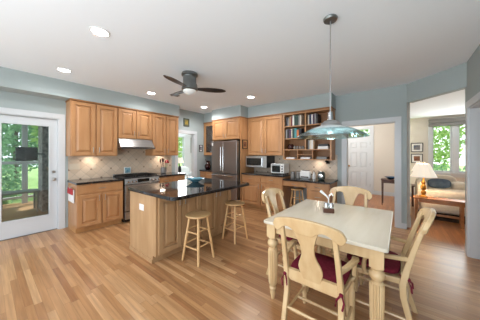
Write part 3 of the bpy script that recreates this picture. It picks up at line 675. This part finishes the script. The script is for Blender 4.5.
# ------------------------------------------------------------------ ceiling things
DL = [(-2.54,.77,'recessed ceiling light closest to the camera, left of the fan'), (-4.14,.77,'recessed ceiling light nearest the exterior door'), (-4.22,2.23,'recessed ceiling light over the range side, behind the fan'),
      (-4.32,3.82,'recessed ceiling light near the sunroom doorway'), (-2.71,3.82,'recessed ceiling light in front of the refrigerator soffit')]
for x, y, l in DL:
    t = thing('ceiling_light', l, 'ceiling light', (x, y, CH), 0, 'recessed ceiling lights')
    MB().lathe([(.075,-.001),(.095,-.001),(.095,-.006),(.08,-.010),(.075,-.006)], n=28, cap=False).build('trim_ring', 'white', t, True)
    MB().lathe([(.001,-.003),(.074,-.003),(.074,-.0045),(.001,-.0045)], n=24).build('lens', 'led', t)
    lamp('downlight_bulb', 'SPOT', (x, y, CH-.03), 14 if y < 3 else 27, (.98, .96, .94), .06, spot=3.0)
t = thing('ceiling_vent', 'small dark ceiling vent near the left soffit', 'vent', (-3.95, 2.64, CH))
MB().box(-.06, .06, -.1, .1, -.008, -.001).build('frame', 'crock', t)
MB().box(-.05, -.03, -.09, .09, -.011, -.008).box(-.01, .01, -.09, .09, -.011, -.008).box(.03, .05, -.09, .09, -.011, -.008).build('louvre', 'black', t)
# fan
t = thing('ceiling_fan', 'flush-mounted ceiling fan with three dark blades and a frosted light', 'ceiling fan', (-2.70, 2.08, 0))
MB().lathe([(.001,CH-.001),(.125,CH-.001),(.13,CH-.015),(.13,CH-.04),(.105,CH-.05),(.10,CH-.06)], n=32).build('canopy', 'pewter', t, True)
MB().lathe([(.10,2.68),(.105,2.66),(.105,2.60),(.11,2.57),(.125,2.55),(.125,2.52),(.13,2.50),(.13,2.47),(.11,2.455)], n=32).build('motor_housing', 'pewter', t, True)
MB().lathe([(.001,2.40),(.04,2.403),(.08,2.415),(.105,2.44),(.11,2.456),(.001,2.456)], n=28).build('light_globe', 'frost', t, True)
for k, ang in enumerate((-72, 175, 52)):
    a = math.radians(ang); ca, sa = math.cos(a), math.sin(a)
    m = MB(); up = []; 
    st = [(.10,.035),(.16,.045),(.28,.07),(.42,.075),(.52,.06),(.58,.03),(.60,.006)]
    rs = []
    for r, hw in st:
        ring = []
        for s_, dz in ((-1,-.004),(1,-.004),(1,.004),(-1,.004)):
            u = s_*hw; z = 2.49-.16*u+dz
            ring.append((r*ca-u*sa, r*sa+u*ca, z))
        rs.append(ring)
    m.rings(rs).build('blade', 'blade', t, bevel=.002)
# pendant
t = thing('pendant_lamp', 'teal glass disc pendant lamp hanging over the dining table', 'pendant lamp', (-.53, 2.08, 0))
MB().lathe([(.001,CH-.001),(.06,CH-.001),(.066,CH-.01),(.06,CH-.028),(.02,CH-.035),(.001,CH-.035)], n=28).build('canopy', 'pewter', t, True)
MB().tube([(0,0,CH-.03),(0,0,1.80)], .0055, 10).build('rod', 'steel', t, True)
MB().lathe([(.001,1.83),(.02,1.828),(.024,1.81),(.024,1.755),(.03,1.74)], n=20).build('socket', 'chrome', t, True)
MB().lathe([(.03,1.748),(.055,1.740),(.078,1.722),(.092,1.698),(.098,1.680),(.09,1.678),(.001,1.678)], n=28).build('dome', 'steel', t, True)
MB().lathe([(.075,1.695),(.13,1.682),(.19,1.660),(.215,1.647),(.215,1.642),(.19,1.655),(.13,1.677),(.075,1.690)], n=40, cap=False).build('inner_shade', 'shadewhite', t, True)
MB().lathe([(.20,1.657),(.25,1.630),(.30,1.603),(.322,1.590),(.322,1.584),(.30,1.597),(.25,1.624),(.20,1.651)], n=40, cap=False).build('rim_shade', 'teal', t, True)
MB().ball((0,0,1.655), .035).build('bulb', 'frost', t, True)

# ------------------------------------------------------------------ dining set
TX0, TX1, TY0, TY1, TZ = -1.055, -.06, 1.69, 2.88, .772
t = thing('dining_table', 'pale wooden dining table with turned and fluted legs', 'table', ((TX0+TX1)/2, (TY0+TY1)/2, 0))
hx, hy = (TX1-TX0)/2, (TY1-TY0)/2
tabw = mat('pale_ash_top', srgb(212, 204, 188), .22, noise=((9, 1.2, 5), srgb(203, 193, 174)))
MB().prism(rounded(-hx, hx, -hy, hy, .025), TZ-.028, TZ).build('tabletop', tabw, t, bevel=.006)
ah, al = .652, TZ-.029
MB().box(-hx+.06, hx-.06, -hy+.055, -hy+.077, ah, al).box(-hx+.06, hx-.06, hy-.077, hy-.055, ah, al).box(-hx+.055, -hx+.077, -hy+.077, hy-.077, ah, al).box(hx-.077, hx-.055, -hy+.077, hy-.077, ah, al).build('apron', 'birch', t)
for sx in (-1, 1):
    for sy in (-1, 1):
        c = (sx*(hx-.072), sy*(hy-.072), 0)
        m = MB().box(c[0]-.044, c[0]+.044, c[1]-.044, c[1]+.044, .61, TZ-.029)
        m.lathe([(.016,0),(.02,.02),(.03,.06),(.024,.085),(.034,.10),(.034,.115),(.026,.125),(.034,.14),(.039,.16),(.042,.30),(.045,.47),(.043,.495),(.032,.505),(.036,.515),(.048,.53),(.053,.55),(.048,.57),(.034,.583),(.034,.59),(.045,.60),(.045,.61)], c, 36, (.15,.49))
        m.build('leg', 'birch', t, True)

def chair_y(z): return -.20-.145*((max(z,.42)-.42)/.53)**1.2
def make_chair(label, loc, rz, arms, group='dining chairs around the table'):
    t = thing('dining_chair', label, 'chair', loc, rz, group)
    # seat frame and seat
    MB().prism([(-.205,-.205),(.205,-.205),(.235,.21),(-.235,.21)], .415, .46).build('seat', 'birch', t, bevel=.006)
    c = MB().pillow(-.21, .21, -.19, .205, .46, .515, 3.5).build('cushion', 'maroon', t, True)
    for sx in (-1, 1):
        m = MB().tube([(sx*.185,-.18,.48),(sx*.205,-.228,.47),(sx*.225,-.25,.43),(sx*.215,-.255,.38)], .006).tube([(sx*.205,-.228,.47),(sx*.18,-.258,.44),(sx*.175,-.262,.40)], .006)
        m.ball((sx*.205,-.235,.47), .014); m.build('tie', 'maroon', c, True)
    # back legs run up into the posts
    for sx in (-1, 1):
        pts = [(sx*.205,-.295,0),(sx*.203,-.245,.15),(sx*.2,-.205,.32),(sx*.2,-.2,.42),(sx*.197,chair_y(.55),.55),(sx*.192,chair_y(.7),.70),(sx*.186,chair_y(.85),.85),(sx*.184,chair_y(.92),.92)]
        MB().beam(pts, [.032,.036,.038,.04,.036,.034,.032,.03], [.036,.04,.044,.046,.042,.036,.03,.026]).build('rear_leg', 'birch', t, bevel=.006)
        MB().lathe([(.014,0),(.016,.015),(.022,.06),(.018,.075),(.024,.09),(.026,.20),(.025,.30),(.02,.315),(.025,.335),(.027,.415)], (sx*.2,.175,0), 16).build('front_leg', 'birch', t, True)
        MB().tube([(sx*.203,-.24,.16),(sx*.2,.175,.16)], .011, 8).build('stretcher', 'birch', t, True)
    m = MB().tube([(-.20,.0,.16),(-.12,.0,.16),(0,.0,.16),(.12,.0,.16),(.20,.0,.16)], [.009,.014,.010,.014,.009], 10); m.build('stretcher', 'birch', t, True)
    m = MB().tube([(-.20,-.23,.21),(-.1,-.23,.21),(0,-.23,.21),(.1,-.23,.21),(.20,-.23,.21)], [.009,.014,.010,.014,.009], 10); m.build('stretcher', 'birch', t, True)
    MB().beam([(-.2,-.205,.475),(.2,-.205,.475)], .03, .075, 'x').build('back_rail', 'birch', t)
    # crest: broad curved rail with drooping rounded ends
    rs = []; W2 = .255; n = 26
    for i in range(n+1):
        x = -W2+2*W2*i/n; u = abs(x)/W2
        top = .978-.050*u**2.2
        bot = .862+.05*math.sin(PI*min(1, max(0, (u-.2)/.62)))**1.0 - .025*u
        e = max(0, (u-.86)/.14); mid = (top+bot)/2; k = math.sqrt(max(.02, 1-e*e))
        top = mid+(top-mid)*k; bot = mid+(bot-mid)*k
        bow = -.035*(1-u*u)
        th = .015
        rs.append([(x, chair_y(bot)+bow-th, bot), (x, chair_y(top)+bow-th, top), (x, chair_y(top)+bow+th, top), (x, chair_y(bot)+bow+th, bot)])
    MB().rings(rs).build('crest_rail', 'birch', t, True, bevel=.005)
    rs = []
    for z, hw in ((.475,.062),(.49,.066),(.515,.075),(.55,.086),(.58,.088),(.62,.078),(.66,.060),(.70,.048),(.75,.048),(.79,.056),(.84,.072),(.885,.09)):
        y = chair_y(z)-.03*max(0, (z-.45)/.45); th = .009
        rs.append([(-hw,y-th,z),(hw,y-th,z),(hw,y+th,z),(-hw,y+th,z)])
    MB().rings(rs).build('splat', 'birch', t, bevel=.003)
    if arms:
        for sx in (-1, 1):
            pts = [(sx*.197,chair_y(.61)+.01,.62),(sx*.225,-.13,.62),(sx*.245,-.02,.618),(sx*.25,.03,.616),(sx*.245,.055,.616),(sx*.24,.07,.616)]
            a = MB().beam(pts, [.03,.038,.044,.05,.052,.03], [.032,.03,.028,.028,.03,.02], 'y').build('arm', 'birch', t, bevel=.008)
            MB().tube([(sx*.225,.04,.44),(sx*.235,.055,.48),(sx*.24,.045,.55),(sx*.245,.03,.605)], [.022,.018,.015,.018], 10).build('arm_post', 'birch', a, True)
    return t
make_chair('armchair with maroon cushion at the near end of the table, its back to the camera', (-.515, 1.72, 0), 0, True)
make_chair('armchair with maroon cushion on the right long side of the table', (-.185, 2.19, 0), R90, True)
make_chair('side chair on the left long side of the table, nearest the island', (-.93, 2.27, 0), -R90, False)
make_chair('side chair at the far end of the table, before the hall doorway', (-.53, 2.72, 0), PI, False)
# table caddy
t = thing('table_caddy', 'small glass caddy with pale stems standing on the dining table', 'caddy', (-.62, 2.36, TZ+.001), .4)
MB().box(-.055, .055, -.035, .035, 0, .05).build('base', 'dark', t, bevel=.006)
MB().lathe([(.028,.05),(.03,.09),(.018,.11),(.001,.112)], (-.022,0,0), 14).build('shaker', 'chrome', t, True)
MB().lathe([(.028,.05),(.03,.09),(.018,.11),(.001,.112)], (.028,0,0), 14).build('shaker', 'chrome', t, True)
MB().tube([(0,0,.05),(.0,0,.15),(-.02,0,.18),(-.085,.0,.235)], [.006,.007,.009,.016]).build('stem', 'white', t, True)
MB().tube([(0,0,.14),(.01,0,.19),(.03,.0,.21),(.045,.0,.185)], [.007,.01,.014,.008]).build('stem', 'white', t, True)

# ------------------------------------------------------------------ hall
t = thing('console_table', 'small dark console table against the hall side wall', 'table', (-.16, 6.98, 0))
MB().box(-.26, .24, -.17, .20, .70, .725).build('tabletop', 'dark', t, bevel=.004)
MB().box(-.23, .21, -.14, .17, .62, .70).build('apron', 'dark', t)
for x in (-.23, .21):
    for y in (-.14, .17): MB().beam([(x,y,0),(x,y,.70)], [.022,.036], [.022,.036]).build('leg', 'dark', t)
o = MB().lathe([(.05,0),(.06,.005),(.10,.035),(.15,.06),(.145,.062),(.09,.04),(.001,.012)], n=24).build('bowl', 'bluebowl', smooth=True, loc=(-.20,6.98,.727)); tag(o, 'dark blue bowl on the hall console table', 'bowl')
picture('dark-framed picture on the far hall wall beside the front door', (-.03, 8.498, 1.78), .2, .62, 'y', 'dark', A2)

# ------------------------------------------------------------------ living room
tag(MB().box(.3, 2.9, 6.02, 6.8, .001, .012).build('area_rug', 'rug'), 'dark brown rug on the living room floor under the sofa', 'rug')
t = thing('sofa_table', 'long cherry wood table standing before the cream sofa', 'table', (.70, 5.78, 0), -math.radians(5))
MB().box(-.47, .78, -.15, .15, .478, .505).build('tabletop', 'bench', t, bevel=.004)
MB().box(-.38, .74, -.14, -.12, .41, .475).box(-.38, .74, .12, .14, .41, .475).box(-.38, -.36, -.12, .12, .41, .475).box(.72, .74, -.12, .12, .41, .475).build('apron', 'bench', t)
for x in (-.42, .24):
    for y in (-.13, .13): MB().box(x-.022, x+.022, y-.022, y+.022, 0.001, .475).build('leg', 'bench', t)
MB().box(-.40, .22, -.015, .015, .14, .18).build('stretcher', 'bench', t)
def table_lamp(label, loc, sc_, m):
    t = thing('table_lamp', label, 'lamp', loc); t.scale = (sc_,)*3
    MB().lathe([(.001,0),(.075,0),(.075,.02),(.055,.03),(.03,.05),(.042,.08),(.046,.10),(.03,.13),(.022,.14),(.04,.165),(.048,.20),(.042,.24),(.022,.265),(.035,.285),(.038,.31),(.02,.34),(.012,.40),(.001,.40)], n=20).build('base', 'brass', t, True)
    MB().tube([(0,0,.4),(0,0,.70)], .005).build('harp', 'brass', t)
    MB().ball((0,0,.71), .014).build('finial', 'brass', t, True)
    MB().lathe([(.215,.42),(.19,.47),(.15,.56),(.115,.65),(.095,.69),(.093,.69),(.113,.65),(.148,.56),(.188,.47),(.213,.42)], n=12, cap=False).build('lamp_shade', m, t)
    return t
table_lamp('gold table lamp with lit cream shade on the cherry sofa table', (.39, 5.80, .507), 1.02, 'shade')
lamp('living_lamp_bulb', 'POINT', (.39, 5.80, 1.08), 5, (1, .84, .64), .05)
t = thing('end_table', 'small dark end table behind the sofa holding the second lamp', 'table', (.44, 7.35, 0))
MB().box(-.2, .2, -.2, .2, .54, .57).build('tabletop', 'dark', t)
for x in (-.17, .17):
    for y in (-.17, .17): MB().box(x-.02, x+.02, y-.02, y+.02, 0.001, .54).build('leg', 'dark', t)
table_lamp('second lamp with cream shade behind the sofa, under the two pictures', (.44, 7.35, .572), .92, 'shade')
t = thing('sofa', 'cream upholstered chaise sofa under the living room window', 'sofa', (0, .30, .012))
MB().pillow(.36, 2.6, 5.85, 6.75, .10, .40, 8).build('base', 'sofa', t, True)
MB().pillow(.36, 2.6, 5.83, 6.72, .37, .61, 5).build('seat_cushion', 'sofa', t, True)
MB().pillow(.36, 1.05, 6.50, 6.78, .45, .90, 4).build('back_cushion', 'sofa', t, True)
MB().pillow(.30, .50, 5.95, 6.75, .20, .80, 4).build('arm', 'sofa', t, True)
MB().pillow(.92, 1.18, 6.30, 6.75, .45, .76, 4).build('arm', 'sofa', t, True)
for x in (.6, 2.5):
    for y in (5.95, 6.65): MB().tube([(x,y,0),(x,y,.12)], [.02,.03]).build('foot', 'dark', t)
o = MB().pillow(-.2, .2, -.06, .06, 0, .22, 3).build('throw_pillow', 'denim', smooth=True, loc=(.72, 6.60, .622)); o.rotation_euler = (-.2, 0, .1)
tag(o, 'slate blue throw pillow leaning on the cream sofa', 'pillow')
picture('upper of the two framed pictures on the living room wall', (.44, 8.998, 1.64), .31, .30, 'y', 'black', A2)
picture('lower of the two framed pictures on the living room wall', (.44, 8.998, 1.27), .30, .30, 'y', 'black', A3)
t = thing('roman_blind', 'grey roman blind gathered at the top of the living room window', 'blind', (0, 8.93, 0))
MB().box(V0-.08, V1+.08, 0, .035, 2.40, 2.54).build('fabric', 'blind', t, bevel=.008)
for z in (2.30, 2.34): MB().box(V0-.08, V1+.08, .005, .03, z, z+.05).build('fold', 'blind', t, bevel=.008)
tag(MB().tube([(1.15,5.0,.008),(1.2,4.95,.008),(.98,5.0,.008),(1.12,4.9,.008),(1.3,4.95,.008)], .006).build('power_cord', 'black', smooth=True), 'dark cord lying on the living room floor behind the right wall', 'cord')

# ------------------------------------------------------------------ sunroom
t = thing('side_table', 'dark side table under the white lamp in the sunroom', 'table', (-6.12, 4.30, 0))
MB().box(-.22, .22, -.22, .22, .66, .69).build('tabletop', 'white', t)
for x in (-.18, .18):
    for y in (-.18, .18): MB().box(x-.02, x+.02, y-.02, y+.02, 0, .66).build('leg', 'white', t)
t = thing('table_lamp', 'white-shaded table lamp with a dark base in the sunroom', 'lamp', (-6.12, 4.28, .69))
MB().lathe([(.07,0),(.07,.02),(.05,.05),(.06,.18),(.045,.28),(.015,.32),(.015,.44),(.001,.44)], n=18).build('base', 'black', t, True)
MB().lathe([(.15,.41),(.10,.60),(.098,.60),(.148,.41)], n=20, cap=False).build('lamp_shade', 'shade', t, True)
t = thing('armchair', 'white upholstered armchair seen through the sunroom doorway', 'armchair', (-6.95, 5.20, 0), 0)
MB().pillow(-.38, .42, -.36, .36, .12, .48, 5).build('seat', 'white_up', t, True)
MB().pillow(-.48, -.24, -.36, .36, .3, .88, 4).build('backrest', 'white_up', t, True)
for s_ in (-1, 1): MB().pillow(-.40, .40, s_*.42-.1, s_*.42+.1, .15, .66, 4).build('arm', 'white_up', t, True)
for x in (-.35, .35):
    for y in (-.33, .33): MB().tube([(x,y,0),(x,y,.16)], [.018,.026]).build('leg', 'dark', t)
picture('narrow grey mirror on the sunroom wall right of its window', (-7.998, 6.30, 1.85), .16, .75, 'x', 'crock', 'steel', 'steel', name='mirror')

# ------------------------------------------------------------------ porch and outdoors
struct('deck', MB().box(-9.0, -5.18, -2.4, 2.5, -.16, -.05), 'deck')
struct('porch_roof', MB().box(-9.1, -5.18, -2.4, 2.5, 2.62, 2.7), 'greyp')
struct('ground', MB().box(-40, 30, -20, 45, -.5, -.3), 'grass')
struct('patio', MB().box(-9, 6, -12, -2.2, -.28, -.12), 'patio')  # unseen slab added behind the room to bounce daylight up to the ceiling
struct('porch_frame', MB().box(-8.9, -8.82, -2.4, 2.5, 1.12, 1.2).box(-8.9, -8.82, -2.4, 2.5, .1, .16).box(-8.9, -8.82, -2.4, 2.5, 2.45, 2.62).box(-8.9, -8.8, -1.3, -1.18, -.05, 2.62).box(-8.9, -8.8, .68, .80, -.05, 2.62).box(-8.9, -8.8, 2.0, 2.12, -.05, 2.62), 'trim')
struct('chimney_column', MB().box(-7.75, -7.1, .90, 1.6, -.05, 2.62), 'brick')
t = thing('television', 'black television on a swing arm outside on the porch', 'television', (-6.98, .62, 1.42), math.radians(90))
MB().box(-.185, .185, 0, .03, -.165, .165).build('screen', 'screen', t, bevel=.004)
MB().tube([(.0,.03,0),(.05,.12,0),(.24,.14,0),(.33,.125,0)], .014).build('swing_arm', 'black', t)
t = thing('patio_table', 'grey slatted patio table on the porch deck', 'table', (-7.5, .45, -.05), 0)
MB().box(-.28, .28, -.42, .42, .50, .53).build('tabletop', 'greyp', t)
for x in (-.24, .24):
    for y in (-.38, .38): MB().box(x-.02, x+.02, y-.02, y+.02, 0, .50).build('leg', 'greyp', t)
def patio_chair(label, loc, rz):
    t = thing('patio_chair', label, 'chair', loc, rz, 'porch lounge chairs')
    MB().pillow(-.3, .3, -.3, .3, .30, .42, 4).build('seat', 'wicker', t, True)
    m = MB().pillow(-.3, .3, -.08, .08, 0, .65, 4).build('backrest', 'wicker', t, True); m.location = (0, -.3, .38); m.rotation_euler = (.45, 0, 0)
    for s_ in (-1, 1):
        MB().tube([(s_*.3,-.32,.02),(s_*.33,-.3,.5),(s_*.33,0,.62),(s_*.33,.28,.5),(s_*.3,.3,.02)], .02).build('arm', 'wicker', t, True)
    return t
patio_chair('grey wicker lounge chair behind the patio table, left', (-8.2, -.15, -.05), math.radians(-60))
patio_chair('grey wicker lounge chair behind the patio table, right', (-8.2, 1.75, -.05), math.radians(-110))
def foliage(n, cx, cy, cz, rx, ry, rz_, size, rnd):
    m = MB()
    for _ in range(n):
        while True:
            p = Vector((rnd.uniform(-1,1), rnd.uniform(-1,1), rnd.uniform(-1,1)))
            if .35 < p.length < 1: break
        c = Vector((cx+p.x*rx, cy+p.y*ry, cz+p.z*rz_))
        a = Vector((rnd.gauss(0,1), rnd.gauss(0,1), rnd.gauss(0,1))).normalized(); b_ = a.orthogonal().normalized()
        s = size*rnd.uniform(.6, 1.3)
        v = [m.bm.verts.new(c+q) for q in (a*s, b_*s*.45, -a*s, -b_*s*.45)]
        m.bm.faces.new(v)
    return m
def tree(label, x, y, h, r, lm, seed, n=2600, size=.16):
    rnd = random.Random(seed)
    t = thing('tree', label, 'tree', (x, y, -.3))
    MB().tube([(0,0,0),(.05,0,h*.4),(0,.05,h*.8)], [.14,.10,.05]).build('trunk', 'bark', t, True)
    foliage(n, 0, 0, h*.55, r, r, h*.48, size, rnd).build('crown', lm, t)
def shrub(label, x, y, h, r, lm, seed, n=900, z=-.3):
    rnd = random.Random(seed)
    t = thing('shrub', label, 'shrub', (x, y, z))
    MB().tube([(0,0,0),(.02,0,h*.4)], [.03,.02]).build('stem', 'bark', t)
    foliage(n, 0, 0, h*.55, r, r, h*.5, .07, rnd).build('foliage', lm, t)
tree('leafy tree beyond the porch, left in the door glass', -13.5, -1.2, 7, 2.2, 'leaf2', 1)
tree('leafy tree beyond the porch, right in the door glass', -13.0, 3.2, 7, 2.1, 'leaf', 2)
tree('dark leafy tree far beyond the porch, in the middle of the door glass', -19.0, 1.2, 7.5, 2.4, 'leaf2', 21, 3000, .2)
tree('dark leafy tree far beyond the porch, left edge of the door glass', -18.5, -4.0, 7.5, 2.4, 'leaf2', 22, 2000, .2)
shrub('second round green shrub beyond the porch rail, further right', -10.0, 1.9, 1.6, .7, 'leaf2', 24)
tree('pale leafy tree outside the sunroom window', -11.4, 8.6, 6.5, 2.0, 'leaf', 3)
tree('bright leafy tree outside the living room window, left pane', .8, 14.5, 6.5, 1.9, 'leaf', 4, 3000)
tree('bright leafy tree outside the living room window, right pane', 4.9, 15.0, 6.5, 2.0, 'leaf', 5, 3000)
tree('leafy tree seen through the transom over the front door', -3.2, 14.5, 6.5, 1.9, 'leaf', 6)
shrub('low green shrub planted outside the living room window', 1.5, 11.3, 1.3, .7, 'leaf2', 8)
shrub('round green shrub just beyond the porch rail', -9.7, .30, 1.5, .5, 'leaf2', 9)
